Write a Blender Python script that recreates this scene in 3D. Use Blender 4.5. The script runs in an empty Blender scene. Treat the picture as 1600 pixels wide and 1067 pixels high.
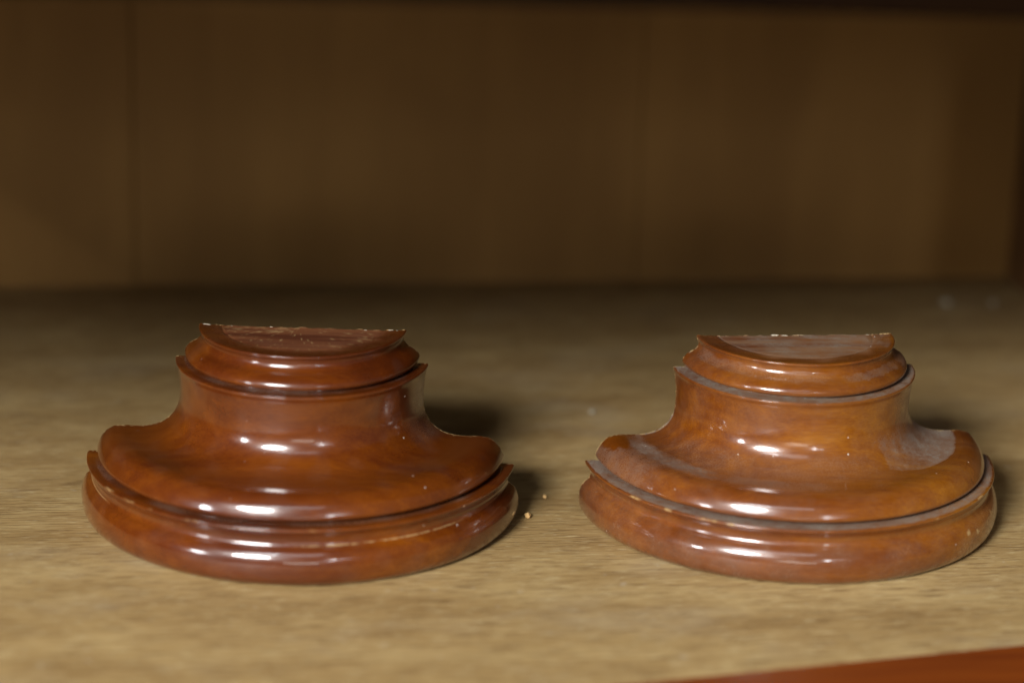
import bpy, bmesh, math, random
import numpy as np
from mathutils import Matrix, Vector, noise
random.seed(4)
scene = bpy.context.scene
COL = scene.collection
R = math.radians

# ------------------------------------------------------------------ camera
PITCH, YAW, ROLL, CAM_H = .30546, .14649, .0310, .34694
cam_d = bpy.data.cameras.new('camera')
cam = bpy.data.objects.new('camera', cam_d); COL.objects.link(cam)
fw = Vector((math.sin(YAW)*math.cos(PITCH), math.cos(YAW)*math.cos(PITCH), -math.sin(PITCH)))
rt = Vector((math.cos(YAW), -math.sin(YAW), 0)); up = rt.cross(fw)
rt, up = rt*math.cos(ROLL)+up*math.sin(ROLL), up*math.cos(ROLL)-rt*math.sin(ROLL)
M = Matrix((rt, up, -fw)).transposed().to_4x4(); M.translation = (0, 0, CAM_H)
cam.matrix_world = M
cam_d.sensor_width = 36; cam_d.lens = 85.0
cam_d.clip_start = .02; cam_d.clip_end = 50
cam_d.dof.use_dof = True; cam_d.dof.focus_distance = .925; cam_d.dof.aperture_fstop = 3.4
cam_d.dof.aperture_blades = 9
scene.camera = cam

# ------------------------------------------------------------------ room light and lamps
world = bpy.data.worlds.new('World'); scene.world = world; world.use_nodes = True
bg = world.node_tree.nodes['Background']
bg.inputs[0].default_value = (1.0, .95, .88, 1); bg.inputs[1].default_value = .08

TGT = Vector((.15, .84, .04))
def lamp(name, az, el, dist, sx, sy, radiance, col, shape='RECTANGLE'):
    l = bpy.data.lights.new(name, 'AREA'); l.shape = shape; l.size = sx; l.size_y = sy
    area = sx*sy*(math.pi/4 if shape in ('ELLIPSE', 'DISK') else 1)
    l.energy = radiance*math.pi*area; l.color = col
    o = bpy.data.objects.new(name, l); COL.objects.link(o)
    a, e = R(az), R(el)
    d = Vector((math.sin(a)*math.cos(e), -math.cos(a)*math.cos(e), math.sin(e)))
    o.location = TGT+d*dist
    o.rotation_euler = d.to_track_quat('Z', 'Y').to_euler()
    return o
lamp('window_light', -33, 27.3, 2.6, .84, .48, 116, (1, .985, .965), 'ELLIPSE')
lamp('side_lamp', -58, 13, 2.8, .30, .34, 64, (.97, .98, 1), 'ELLIPSE')
lamp('far_window', 11, 16, 3.2, .11, .34, 46, (.94, .97, 1))
lamp('far_window_pane', 17, 17, 3.2, .36, .12, 8, (.95, .98, 1))
lamp('low_wall_fill', -5, 7.0, 3.3, 1.1, .24, 6.2, (1, .93, .82))  # low fill light, added to brighten the back wall
lamp('window_reveal', -33, 44, 2.7, .80, .40, 16, (.93, .97, 1))
lamp('ceiling_bounce', -8, 45, 3.0, 1.25, .55, 2.4, (.96, .98, 1))

vs = scene.view_settings
vs.view_transform = 'Standard'; vs.look = 'None'; vs.exposure = 0; vs.gamma = 1; vs.use_curve_mapping = False
scene.cycles.use_denoising = True
scene.cycles.max_bounces = 8

# ------------------------------------------------------------------ helpers
def tag(o, label=None, cat=None, group=None, kind=None):
    for k, v in (('label', label), ('category', cat), ('group', group), ('kind', kind)):
        if v: o[k] = v
    return o
def link_mesh(name, verts, faces, mat, parent=None, smooth=False):
    me = bpy.data.meshes.new(name); me.from_pydata([tuple(map(float, v)) for v in verts], [], [tuple(map(int, f)) for f in faces]); me.update()
    me.materials.append(mat)
    if smooth: me.polygons.foreach_set('use_smooth', [True]*len(me.polygons))
    o = bpy.data.objects.new(name, me); COL.objects.link(o); o.parent = parent
    return o
def slab(name, poly, z0, z1, mat, parent=None, bevel=0, zslope=0):
    """vertical prism over a ground polygon"""
    bm = bmesh.new()
    lo = [bm.verts.new((x, y, z0+zslope*x)) for x, y in poly]; hi = [bm.verts.new((x, y, z1+zslope*x)) for x, y in poly]
    n = len(poly); bm.faces.new(hi); bm.faces.new(lo[::-1])
    for i in range(n): bm.faces.new((lo[i], lo[(i+1) % n], hi[(i+1) % n], hi[i]))
    bmesh.ops.recalc_face_normals(bm, faces=bm.faces)
    if bevel: bmesh.ops.bevel(bm, geom=bm.edges[:], offset=bevel, segments=3, profile=.5, affect='EDGES')
    me = bpy.data.meshes.new(name); bm.to_mesh(me); bm.free(); me.materials.append(mat)
    o = bpy.data.objects.new(name, me); COL.objects.link(o); o.parent = parent
    return o

class NT:
    def __init__(s, name):
        s.m = bpy.data.materials.new(name); s.m.use_nodes = True; s.t = s.m.node_tree; s.n = s.t.nodes
        s.b = s.n['Principled BSDF']; s.out = s.n['Material Output']
    def node(s, kind, props=None, **inp):
        n = s.n.new(kind)
        for k, v in (props or {}).items(): setattr(n, k, v)
        for k, v in inp.items():
            key = int(k[1:]) if k[0] == 'i' and k[1:].isdigit() else k.replace('_', ' ')
            s.put(n.inputs[key], v)
        return n
    def put(s, sock, v):
        if isinstance(v, bpy.types.NodeSocket): s.t.links.new(v, sock)
        elif isinstance(v, bpy.types.Node): s.t.links.new(v.outputs[0], sock)
        elif isinstance(v, tuple) and len(v) == 3 and sock.type == 'RGBA': sock.default_value = (*v, 1)
        else: sock.default_value = v
    def coord(s, scale=(1, 1, 1), rot=(0, 0, 0), loc=(0, 0, 0)):
        tc = s.node('ShaderNodeTexCoord')
        return s.node('ShaderNodeMapping', Vector=tc.outputs['Object'], Scale=scale, Rotation=rot, Location=loc).outputs[0]
    def noise(s, vec, scale, detail=4, rough=.55, dist=0):
        return s.node('ShaderNodeTexNoise', Vector=vec, Scale=scale, Detail=detail, Roughness=rough, Distortion=dist).outputs[0]
    def math(s, op, a, b=0.0, c=None, clamp=False):
        n = s.node('ShaderNodeMath', {'operation': op, 'use_clamp': clamp}, i0=a, i1=b)
        if c is not None: s.put(n.inputs[2], c)
        return n.outputs[0]
    def smooth(s, v, lo, hi, a=0.0, b=1.0):
        return s.node('ShaderNodeMapRange', {'interpolation_type': 'SMOOTHSTEP'}, Value=v, From_Min=lo, From_Max=hi, To_Min=a, To_Max=b).outputs[0]
    def mix(s, f, a, b, mode='MIX'):
        n = s.node('ShaderNodeMix', {'data_type': 'RGBA', 'blend_type': mode})
        s.put(n.inputs[0], f); s.put(n.inputs[6], a); s.put(n.inputs[7], b); return n.outputs[2]
    def mixf(s, f, a, b):
        n = s.node('ShaderNodeMix', {'data_type': 'FLOAT'})
        s.put(n.inputs[0], f); s.put(n.inputs[2], a); s.put(n.inputs[3], b); return n.outputs[0]
    def ramp(s, v, stops):
        n = s.node('ShaderNodeValToRGB', Fac=v); e = n.color_ramp.elements
        while len(e) < len(stops): e.new(.5)
        for q, (p, c) in zip(e, stops): q.position = p; q.color = (*c, 1)
        return n.outputs[0]
    def attr(s, name): return s.node('ShaderNodeAttribute', {'attribute_name': name}).outputs['Fac']
    def bump(s, h, strength, dist, normal=None):
        n = s.node('ShaderNodeBump', Strength=strength, Distance=dist, Height=h)
        if normal is not None: s.put(n.inputs['Normal'], normal)
        return n.outputs[0]
    def set(s, **kw):
        for k, v in kw.items(): s.put(s.b.inputs[k.replace('_', ' ')], v)

# ------------------------------------------------------------------ materials
def mahogany(name, seed, rings, warm):
    t = NT(name)
    p = t.coord(loc=(seed, seed*.7, seed*.3))
    blot = t.noise(t.coord((.6, 1.9, 1.9), loc=(seed, 0, 0)), 11, 2, .45, 0)
    streak = t.noise(t.coord((14, 190, 190), loc=(seed*2, 0, 0)), 1, 4, .55, .1)
    fine = t.noise(t.coord((130, 1900, 1900), loc=(seed*3, 0, 0)), 1, 2, .5)
    v = t.math('MULTIPLY_ADD', blot, .86, t.math('MULTIPLY', streak, .44))
    v = t.math('ADD', v, t.math('MULTIPLY', t.math('SUBTRACT', fine, .18), .26))
    if rings:   # growth rings breaking the surface on the left of the neck
        rc = t.coord((1, .55, 1.2), loc=(.037, .020, -.036))
        w = t.node('ShaderNodeTexWave', {'wave_type': 'RINGS', 'rings_direction': 'SPHERICAL'}, Vector=rc, Scale=62, Distortion=2.2, Detail=2, Detail_Scale=30).outputs[1]
        near = t.smooth(t.node('ShaderNodeVectorMath', {'operation': 'LENGTH'}, i0=rc).outputs['Value'], .006, .034, .07, .010)
        v = t.math('ADD', v, t.math('MULTIPLY', t.math('SUBTRACT', w, .5), near))
    base = t.ramp(t.math('MULTIPLY', v, .66), warm)
    dust_a, chip_a = t.attr('dust'), t.attr('chip')
    grit = t.noise(p, 1500, 3, .7)
    cloud = t.noise(p, 120, 4, .6)
    dust = t.math('MULTIPLY', dust_a, t.smooth(grit, .30, .70, .45, 1.15))
    dust = t.math('MULTIPLY', dust, t.smooth(cloud, .3, .7, .72, 1.12), clamp=True)
    # single motes of lint and grit
    vor = t.node('ShaderNodeTexVoronoi', {'feature': 'F1'}, Vector=p, Scale=420)
    mote = t.math('MULTIPLY', t.smooth(vor.outputs['Distance'], .10, .17, 1, 0), t.smooth(t.node('ShaderNodeSeparateColor', Color=vor.outputs['Color']).outputs[0], .972, .976, 0, 1))
    mote = t.math('MULTIPLY', mote, t.attr('mote'), clamp=True)
    col = t.mix(dust, base, t.mix(cloud, (.150, .122, .092), (.255, .220, .178)))
    col = t.mix(chip_a, col, t.mix(grit, (.34, .20, .055), (.66, .50, .24)))
    col = t.mix(mote, col, (.70, .64, .55))
    matte = t.math('MAXIMUM', t.math('MAXIMUM', dust, chip_a), mote)
    smear = t.noise(p, 70, 3, .6)
    bare = t.attr('bare')       # unvarnished sawn top
    gloss_off = t.math('MAXIMUM', t.smooth(matte, .12, .62, 0, 1), bare)
    wav = t.noise(t.coord((60, 110, 110), loc=(seed, 0, 0)), 1, 2, .5)
    nrm = t.bump(t.math('ADD', wav, t.math('MULTIPLY', streak, .35)), .16, .0008)
    nrm2 = t.bump(t.math('ADD', t.math('MULTIPLY', grit, matte), t.math('MULTIPLY', fine, .25)), .30, .0004)
    t.set(Base_Color=t.mix(t.math('MULTIPLY', bare, t.smooth(streak, .35, .65, .05, .6)), col, (.30, .115, .046) if not rings else (.26, .155, .085)), Roughness=t.mixf(gloss_off, .26, .85), Normal=nrm2,
          Coat_Weight=t.math('SUBTRACT', 1, gloss_off, clamp=True), Coat_Roughness=t.smooth(smear, .3, .75, .04, .17), Coat_IOR=1.55, Coat_Normal=nrm)
    t.b.inputs['Specular IOR Level'].default_value = .3
    return t.m

def shelf_wood():
    t = NT('pale_shelf_wood'); rz = (0, 0, R(3))
    broad = t.noise(t.coord((4, 40, 5), rz), 1, 4, .6, .5)
    mott = t.noise(t.coord((28, 70, 28), rz, (3, 1, 0)), 1, 3, .6)
    dash = t.noise(t.coord((60, 950, 120), rz, (1, 2, 0)), 1, 4, .6, .1)
    dash2 = t.noise(t.coord((110, 1150, 210), rz, (5, 2, 0)), 1, 2, .6)
    col = t.ramp(t.math('ADD', t.math('MULTIPLY', broad, .55), t.math('MULTIPLY', mott, .45)), [(.34, (.265, .163, .060)), (.5, (.352, .232, .093)), (.66, (.442, .312, .136))])
    col = t.mix(t.smooth(dash, .51, .60, 0, .7), col, (.150, .082, .026))
    col = t.mix(t.smooth(dash2, .58, .70, 0, .65), col, (.62, .50, .27))
    spots = t.noise(t.coord((1, 1, 1), loc=(9, 3, 0)), 190, 2, .5)
    col = t.mix(t.smooth(spots, .68, .76, 0, .25), col, (.52, .47, .38))
    dusty = t.noise(t.coord((14, 20, 14), loc=(2, 7, 0)), 1, 3, .6)
    col = t.mix(t.smooth(dusty, .50, .75, 0, .25), col, (.38, .33, .24))
    t.set(Base_Color=col, Roughness=t.smooth(dash, .3, .7, .5, .72), Normal=t.bump(t.math('SUBTRACT', dash2, t.math('MULTIPLY', dash, 1.4)), .35, .0006))
    t.b.inputs['Specular IOR Level'].default_value = .35
    return t.m

def plank_wood(name, a, b, rough=.6, seed=0):
    t = NT(name)
    oi = t.node('ShaderNodeObjectInfo').outputs['Random']
    st = t.noise(t.coord((34, 10, 3.0), loc=(seed, 0, 0)), 1, 4, .5, .6)
    bl = t.noise(t.coord((1, 1, .6), loc=(seed, 2, 0)), 13, 3, .55)
    v = t.math('ADD', t.math('MULTIPLY', st, .45), t.math('MULTIPLY', bl, .55))
    col = t.mix(t.smooth(v, .36, .70), a, b)
    col = t.mix(t.math('MULTIPLY', oi, .12), col, tuple(c*.6 for c in a))
    t.set(Base_Color=col, Roughness=rough, Normal=t.bump(st, .2, .001))
    t.b.inputs['Specular IOR Level'].default_value = .3
    return t.m

def varnished_rail():
    t = NT('red_varnished_rail')
    st = t.noise(t.coord((9, 160, 160), (0, 0, R(8))), 1, 4, .6)
    t.set(Base_Color=t.ramp(st, [(.3, (.120, .0200, .0016)), (.7, (.215, .046, .003))]), Roughness=.45, Coat_Weight=.4, Coat_Roughness=.2)
    return t.m

def crumb_mat(name, a, b):
    t = NT(name)
    t.set(Base_Color=t.mix(t.noise(t.coord(), 1600, 3, .6), a, b), Roughness=.85)
    return t.m

M_SHELF = shelf_wood()
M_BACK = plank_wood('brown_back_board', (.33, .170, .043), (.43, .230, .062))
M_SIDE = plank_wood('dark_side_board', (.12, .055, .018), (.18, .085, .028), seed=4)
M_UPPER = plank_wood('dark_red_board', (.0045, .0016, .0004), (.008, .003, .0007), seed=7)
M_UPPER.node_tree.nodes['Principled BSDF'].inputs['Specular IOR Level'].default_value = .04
M_RAIL = varnished_rail()

# ------------------------------------------------------------------ the cupboard compartment
YB, XR, XL, SL = 1.19017, .4405, -.34, .1420
def front_y(x, off=0): return .7180+(x-.1688)*SL+off
# shelf board, front edge running slightly askew to the back
tag(slab('shelf', [(XL, front_y(XL)), (XR+.002, front_y(XR)), (XR+.002, YB+.002), (XL, YB+.002)], -.018, 0, M_SHELF, bevel=.0002), kind='structure')
rail = slab('front_rail', [(XL, front_y(XL, -.034)), (XR+.02, front_y(XR+.02, -.034)), (XR+.02, front_y(XR+.02, -.0006)), (XL, front_y(XL, -.0006))], -.03, .0007, M_RAIL, bevel=.0016)
tag(rail, kind='structure')
bw = bpy.data.objects.new('back_wall', None); COL.objects.link(bw); bw.location = (0, YB, 0); tag(bw, kind='structure')
joints = [XL-.01, -.190, -.0178, .2390, XR+.012]
for i, (a, b) in enumerate(zip(joints, joints[1:])):
    g = .0005 if i in (0, 1) else .0003
    pl = slab('plank', [(a+g*.5, 0), (b-g*.5, 0), (b-g*.5, .012), (a+g*.5, .012)], -.017, .26, M_BACK, bw, bevel=.0006 if i in (1, 2) else .0001)
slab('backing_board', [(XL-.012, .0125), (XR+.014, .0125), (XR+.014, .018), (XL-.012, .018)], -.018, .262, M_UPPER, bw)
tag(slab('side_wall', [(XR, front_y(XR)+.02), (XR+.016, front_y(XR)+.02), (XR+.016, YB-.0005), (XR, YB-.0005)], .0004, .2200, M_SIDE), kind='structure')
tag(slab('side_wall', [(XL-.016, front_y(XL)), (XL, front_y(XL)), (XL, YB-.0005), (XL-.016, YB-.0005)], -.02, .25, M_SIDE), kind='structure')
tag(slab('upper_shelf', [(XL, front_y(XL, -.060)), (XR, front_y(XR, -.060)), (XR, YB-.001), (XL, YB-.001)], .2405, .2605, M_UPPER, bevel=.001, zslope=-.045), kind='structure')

# ------------------------------------------------------------------ the two turned half bases
RUNS = [
 [('top_disc', [(.0020, .0722), (.012, .0722), (.024, .0722), (.0302, .0722), (.0310, .0721), (.0318, .0723), (.036, .0724), (.0389, .0725), (.0395, .0723), (.0395, .0718), (.0389, .0709), (.0386, .0698)]),
  ('upper_torus', [(.0389, .0684), (.0401, .0669), (.0424, .0656), (.0442, .0641), (.0450, .0625), (.0446, .0612), (.0420, .0606)])],
 [('collar', [(.0420, .0606), (.0421, .0599), (.0430, .0598), (.0446, .0598), (.0466, .0598), (.0478, .0598), (.0484, .0596), (.0484, .0590), (.0479, .0575), (.0475, .0550), (.0472, .0520)]),
  ('neck', [(.0470, .0475), (.0474, .0432), (.0488, .0393), (.0516, .0358), (.0556, .0335), (.0605, .0324), (.0650, .0322)]),
  ('lower_torus', [(.0700, .0322), (.0738, .0312), (.0768, .0285), (.0782, .0258), (.0786, .0243), (.0781, .0233), (.0750, .0227)])],
 [('ledge', [(.0750, .0227), (.0751, .0219), (.0763, .0218), (.0785, .0219), (.0804, .0219), (.0819, .0218), (.0826, .0216), (.0827, .0210), (.0819, .0200), (.0809, .0184), (.0805, .0166), (.0810, .0149)]),
  ('foot', [(.0826, .0136), (.0841, .0114), (.0849, .0086), (.0850, .0060), (.0846, .0034), (.0836, .0014), (.0818, .0000)])]]

def catmull(P, n):
    P = np.array(P, float); Q = np.vstack([2*P[0]-P[1], P, 2*P[-1]-P[-2]]); out = []
    for i in range(1, len(Q)-2):
        a, b, c, d = Q[i-1:i+3]; l0, l1, l2 = [max(1e-6, np.linalg.norm(v)**.5) for v in (b-a, c-b, d-c)]
        m1 = ((b-a)/l0-(c-a)/(l0+l1)+(c-b)/l1)*l1; m2 = ((c-b)/l1-(d-b)/(l1+l2)+(d-c)/l2)*l1
        for k in range(n):
            t = k/n; t2 = t*t; t3 = t2*t
            out.append((2*t3-3*t2+1)*b+(t3-2*t2+t)*m1+(-2*t3+3*t2)*c+(t3-t2)*m2)
    out.append(P[-1]); return np.array(out)

NS = 8
PROFILE = []            # (part name, points (r, z, s)) with s the running length along the profile
s_run = .002
for run in RUNS:
    ctrl = [p for _, pts in run for p in pts]; q = catmull(ctrl, NS)
    s = s_run+np.r_[0, np.cumsum(np.linalg.norm(np.diff(q, axis=0), axis=1))]; s_run = s[-1]
    i0 = 0; n_ctrl = 0
    for nm, pts in run:
        n_ctrl += len(pts); i1 = (n_ctrl-1)*NS
        PROFILE.append((nm, np.c_[q[i0:i1+1], s[i0:i1+1]])); i0 = i1

S0 = {nm: pr[0, 2] for nm, pr in PROFILE}
COLLAR, LEDGE, FOOT = S0['collar'], S0['ledge'], S0['foot']
TIP = LEDGE+.0080
def sm(a, b, x):
    t = np.clip((x-a)/(b-a), 0, 1); return t*t*(3-2*t)
def band(x, a, b, w): return sm(a-w, a+w, x)*(1-sm(b-w, b+w, x))
def vnoise(P, scale, off):
    return np.array([noise.noise((x*scale+off, y*scale-off, z*scale)) for x, y, z in P])

def masks_dusty(phi, s, P, edge):
    n1 = vnoise(P, 110, 3.1); n2 = vnoise(P, 420, 7.7); n3 = vnoise(P, 1400, 1.3)
    ph = phi+n1*4+n2*3+n3*1.5; ss = s+n1*.0010+n2*.0008+n3*.0004
    d = .07+.06*n1+.04*n2
    d = np.maximum(d, np.clip(.12+.10*n1+.06*n2, 0, 1)*sm(FOOT-.002, FOOT+.001, s))
    # settled dust on the two ledges
    d = np.maximum(d, np.clip(.82+.35*n2+.25*n3+.2*n1, .3, 1)*band(s+.0006*n2, LEDGE+.0006, TIP-.0004, .0006))
    d = np.maximum(d, np.clip(.8+.35*n2+.25*n3, .3, 1)*band(s+.0004*n2, COLLAR+.0004, COLLAR+.0066, .0005))
    # thick patch on the right flank of the neck, wiped clean below and to the right
    lim = np.interp(ph, [28, 32, 42, 57, 70, 84, 95], [.0930, .0958, .1016, .1042, .1046, .1046, .1046])
    patch = sm(30, 36, ph)*(1-sm(lim-.0004, lim+.0004, ss))*sm(.074, .090, ss)
    d = np.maximum(d, patch*np.clip(.36+.42*sm(38, 62, ph)+.15*n2+.15*n3, 0, 1))
    d = np.maximum(d, np.clip(.40+.15*n2, 0, 1)*sm(36, 62, ph)*band(s, .066, .090, .004))
    # smear along the left shoulder with a clean thumb mark at its end
    d = np.maximum(d, .62*band(ph, -84, -38, 8)*band(ss, .0995, .1075, .0022))
    d = np.maximum(d, .30*(1-sm(-62, -46, ph))*band(ss, .104, LEDGE, .002))
    d = np.maximum(d, .13*(1-sm(-60, -40, ph))*band(ss, TIP+.001, FOOT+.013, .003))
    thumb = (1-sm(.85, 1.05, np.hypot((ph+90)/17, (ss-.1105)/.0062)))
    d = d*(1-.97*thumb)
    # hazy front of the cove, partly wiped
    d = np.maximum(d, .30*band(ph, -34, 3, 4)*band(ss, .0985, .1072, .0012))
    d = np.maximum(d, .20*band(ph, -70, 28, 8)*band(ss, .085, .100, .004))
    # upper moulding
    d = np.maximum(d, .36*band(ph, 16, 62, 8)*band(ss, .0445, .0487, .0008))
    d = np.maximum(d, .24*band(ph, -80, 10, 10)*band(ss, .0430, .0480, .001))
    d = np.maximum(d, .55*sm(60, 76, ph)*band(s, .040, .052, .002))
    # top: grey bloom with a darker clean rim
    top = 1-sm(.0285, .0330, ss+n1*.002)
    d = np.maximum(d, top*np.clip(.42+.5*n1+.3*n2+.5*vnoise(P*np.array([.12, 1, 1]), 600, 6.1)+.3*sm(30, 70, ph), 0, 1))
    d = np.maximum(d, .55*sm(50, 66, ph)*band(s, .030, .038, .001)*(.7+.6*n2))
    d = np.maximum(d, .5*band(s+n1*.001, .0300, .0314, .0006))
    c = np.zeros_like(s)
    rim = band(s, TIP-.0002, TIP+.0012, .0003)
    c = np.maximum(c, rim*sm(.05, .5, vnoise(P, 190, 4.4)+.3*n3+.3*band(phi, -60, -22, 8)+.35*band(phi, 44, 56, 4)-.25)*.5)
    c = np.maximum(c, .8*(1-sm(.0006, .0016, edge+n2*.0012))*sm(-.1, .35, n3+n2*.6))
    c = np.maximum(c, .8*band(phi, 40, 75, 5)*band(s, FOOT+.004, FOOT+.011, .002)*sm(.48, .56, n2))
    d = np.maximum(d, .9*(1-sm(.0010, .0022, edge+n2*.0008))*band(s, .045, .100, .004)*sm(-.15, .35, n1+.8*n2))
    mote = .35+.9*sm(30, 70, phi)+.5*band(s, .08, .10, .004)
    bare = (1-sm(.0285, .0365, ss+n1*.004))*.8
    return d, c, mote, bare

def masks_polished(phi, s, P, edge):
    n1 = vnoise(P, 110, 13.1); n2 = vnoise(P, 420, 2.7); n3 = vnoise(P, 1400, 5.3)
    d = .02+.04*sm(.1, .5, n1)
    d = np.maximum(d, (.20+.3*n1)*band(s, LEDGE+.0006, LEDGE+.0055, .0006)*band(phi, -75, 60, 12))
    d = np.maximum(d, (.16+.3*n1)*band(s, COLLAR+.0006, COLLAR+.0040, .0006))
    d = np.maximum(d, .22*sm(52, 74, phi)*band(s, .070, .092, .004))
    c = np.zeros_like(s)
    c = np.maximum(c, band(s, TIP-.0003, TIP+.0010, .0003)*sm(.05, .55, vnoise(P, 190, 8.4)+.3*n3+.25*band(phi, -60, -25, 8)-.3)*.35)
    # hairline gap between cove and foot filled with pale polish residue
    c = np.maximum(c, .5*band(s, FOOT-.0003, FOOT+.0002, .00015)*band(phi+n1*4, 6, 50, 5)*sm(-.35, .1, n3))
    c = np.maximum(c, .35*band(s, FOOT-.0003, FOOT+.0001, .00015)*(1-sm(-62, -55, phi)))
    # splintered sawn edge at the back
    c = np.maximum(c, .9*(1-sm(.0005, .0015, edge+n2*.0012))*sm(-.05, .35, n3+n2*.6))
    top = 1-sm(.0275, .0365, s+n1*.004+n2*.002)
    c = np.maximum(c, top*.7*sm(.34, .56, n3*.7+n2*.5+.30*(1-sm(.002, .014, edge))*(1-sm(-40, 10, phi))))
    c = np.maximum(c, .40*band(s+n1*.002, .0265, .0300, .0012)*sm(.0, .4, n2)*sm(10, 30, phi))
    mote = .1+.75*sm(20, 60, phi)
    bare = top*.8
    return d, c, mote, bare

def half_base(loc, rot, cut0, cutk, scale, mat, maskf, label, seed):
    root = bpy.data.objects.new('half_column_base', None); COL.objects.link(root)
    root.location = loc; root.rotation_euler = (0, 0, rot)
    tag(root, label, 'column base', 'turned half column bases on the shelf')
    NA = 300
    tt = np.sin(np.linspace(-1, 1, NA)*math.pi/2*.92)/math.sin(math.pi/2*.92)
    for nm, pr in PROFILE:
        pr = pr[pr[:, 0]*scale > np.abs(cut0+cutk*pr[:, 1]*scale)*1.02]
        r, z, s = pr[:, 0]*scale, pr[:, 1]*scale, pr[:, 2]
        cut = cut0+cutk*z
        pm = np.arccos(np.clip(-cut/r, -1, 1))
        phi = pm[:, None]*tt[None, :]
        X = r[:, None]*np.sin(phi); Y = -r[:, None]*np.cos(phi); Z = np.broadcast_to(z[:, None], X.shape).copy()
        P = np.stack([X, Y, Z], -1).reshape(-1, 3)
        edge = np.abs(P[:, 1]-np.repeat(cut, NA)); deg = np.degrees(phi).reshape(-1); S = np.repeat(s, NA)
        d, c, mote, bare = maskf(deg, S, P, edge)
        # turned by hand: very slight unevenness, and a ragged saw edge at the back
        rag = (1-sm(0, .0014, edge))*np.clip(vnoise(P, 900, seed)+.25, 0, 1)
        wob = vnoise(P, 45, seed+5)*.00016
        rad = np.stack([np.sin(phi).reshape(-1), -np.cos(phi).reshape(-1)], -1)
        P[:, :2] += rad*wob[:, None]
        if nm == 'top_disc': P[:, 2] -= rag*.0009
        else: P[:, :2] -= rad*(rag*.0005)[:, None]
        nr = len(r)
        idx = np.arange(nr*NA).reshape(nr, NA)
        F = np.stack([idx[:-1, :-1], idx[1:, :-1], idx[1:, 1:], idx[:-1, 1:]], -1).reshape(-1, 4).tolist()
        F.append(list(idx[:, 0])+list(idx[::-1, -1]))     # sawn back
        if nm == 'foot': F.append(list(idx[-1, ::-1]))
        o = link_mesh(nm, P, F, mat, root)
        me = o.data
        bm = bmesh.new(); bm.from_mesh(me); bmesh.ops.recalc_face_normals(bm, faces=bm.faces); bm.to_mesh(me); bm.free()
        sflag = np.ones(len(me.polygons), bool); sflag[(nr-1)*(NA-1):] = False
        me.polygons.foreach_set('use_smooth', sflag)
        for k, arr in (('dust', d), ('chip', c), ('mote', mote), ('bare', bare)):
            a = me.attributes.new(k, 'FLOAT', 'POINT'); a.data.foreach_set('value', np.clip(arr, 0, 1.5).astype(np.float32))
    return root

M_A = mahogany('polished_mahogany', 1.7, False, [(.26, (.040, .0058, .0004)), (.45, (.080, .0140, .0006)), (.57, (.130, .0290, .0009)), (.75, (.270, .0760, .0025))])
M_B = mahogany('dusty_mahogany', 4.3, True, [(.28, (.062, .0120, .0009)), (.45, (.132, .0310, .0014)), (.56, (.205, .0590, .0022)), (.72, (.350, .1300, .006))])
base_a = half_base((.04968, .88428, .0002), -.14784, -.0105, .125, 1.0, M_A, masks_polished,
    'glossy clean red-brown turned half column base, the left one on the shelf', 2.0)
base_b = half_base((.23896, .87079, .0002), -.01511, -.0055, .07, .978, M_B, masks_dusty,
    'dusty red-brown turned half column base with grey dust on its ledges', 9.0)

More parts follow.
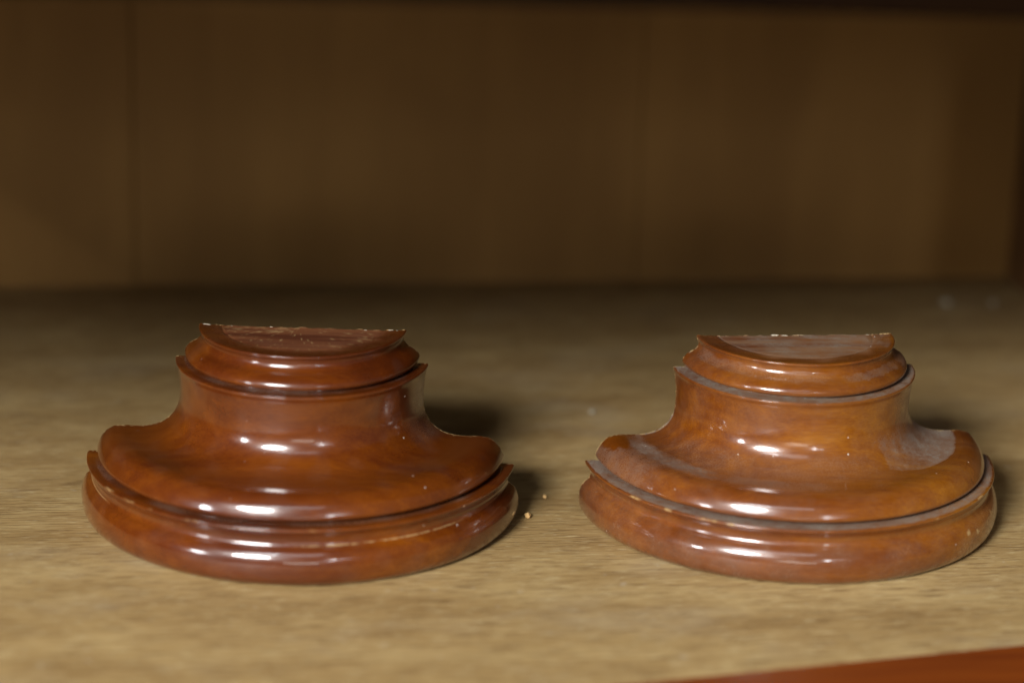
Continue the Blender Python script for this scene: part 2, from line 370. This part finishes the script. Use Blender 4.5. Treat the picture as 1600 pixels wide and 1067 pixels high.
# ------------------------------------------------------------------ splinters on the sawn top edges, crumbs on the shelf
M_PALE = crumb_mat('pale_splinter', (.42, .33, .20), (.74, .69, .58))
M_CRUMB = crumb_mat('tan_crumb', (.50, .29, .10), (.72, .47, .20))
M_GREY = crumb_mat('grey_lint', (.28, .25, .18), (.38, .35, .27))
def lump(name, size, mat, parent=None, seed=0, squash=(1, 1, 1)):
    bm = bmesh.new(); bmesh.ops.create_icosphere(bm, subdivisions=2, radius=1)
    for v in bm.verts:
        k = 1+.42*noise.noise(v.co*1.3+Vector((seed*3.7, seed, 0)))+.2*noise.noise(v.co*3.1+Vector((seed, 0, 4)))
        v.co = Vector([c*k*size*q for c, q in zip(v.co, squash)])
    lo = min(v.co.z for v in bm.verts)
    for v in bm.verts: v.co.z -= lo
    me = bpy.data.meshes.new(name); bm.to_mesh(me); bm.free(); me.materials.append(mat)
    o = bpy.data.objects.new(name, me); COL.objects.link(o); o.parent = parent
    return o
def splinters(root, cut, rtop, ztop, spots):
    for i, (x, sz, ln) in enumerate(spots):
        o = lump('splinter', sz, M_PALE, root, 11+i*2.3, (ln, .7, .45))
        o.location = (x, cut-.0006-.0004*(i % 3), ztop-.0004); o.rotation_euler = (0, 0, random.uniform(-.4, .4))
splinters(base_a, -.0015, .0393, .0723, [(-.0365, .0007, 2.6), (-.0330, .0005, 1.6), (-.0270, .0004, 2.0), (-.0120, .0003, 2.2), (.0090, .0003, 2), (.0240, .0004, 2.2), (.0335, .0006, 2.2), (.0362, .0005, 1.5)])
splinters(base_b, -.0006, .0385, .0706, [(-.0080, .0008, 2.0), (-.0040, .0006, 2.4), (-.0190, .0003, 2.4), (.0150, .0004, 2.0), (.0290, .0005, 1.8), (-.0335, .0003, 2.0)])

def crumb(xy, size, mat, seed, label, sq=(1, .9, .85)):
    o = lump('wood_crumb', size, mat, None, seed, sq); o.location = (*xy, 0); o.rotation_euler = (0, 0, seed)
    tag(o, label, 'crumb', 'crumbs lying on the shelf')
crumb((.1356, .8630), .00135, M_CRUMB, 1.2, 'tan wood crumb on the shelf beside the glossy base')
crumb((.1454, .8836), .0008, M_CRUMB, 2.9, 'tiny brown crumb just behind the tan wood crumb')
crumb((.1815, .9835), .0016, M_GREY, 4.1, 'pale grey bit of lint on the shelf between the bases', (1.3, .9, .5))
crumb((.3916, 1.1400), .0021, M_GREY, 5.7, 'pale crumb at the back of the shelf, left of two', (1.2, .9, .7))
crumb((.4158, 1.1390), .0016, M_GREY, 6.6, 'pale crumb at the back near the right side wall', (1, .9, .7))
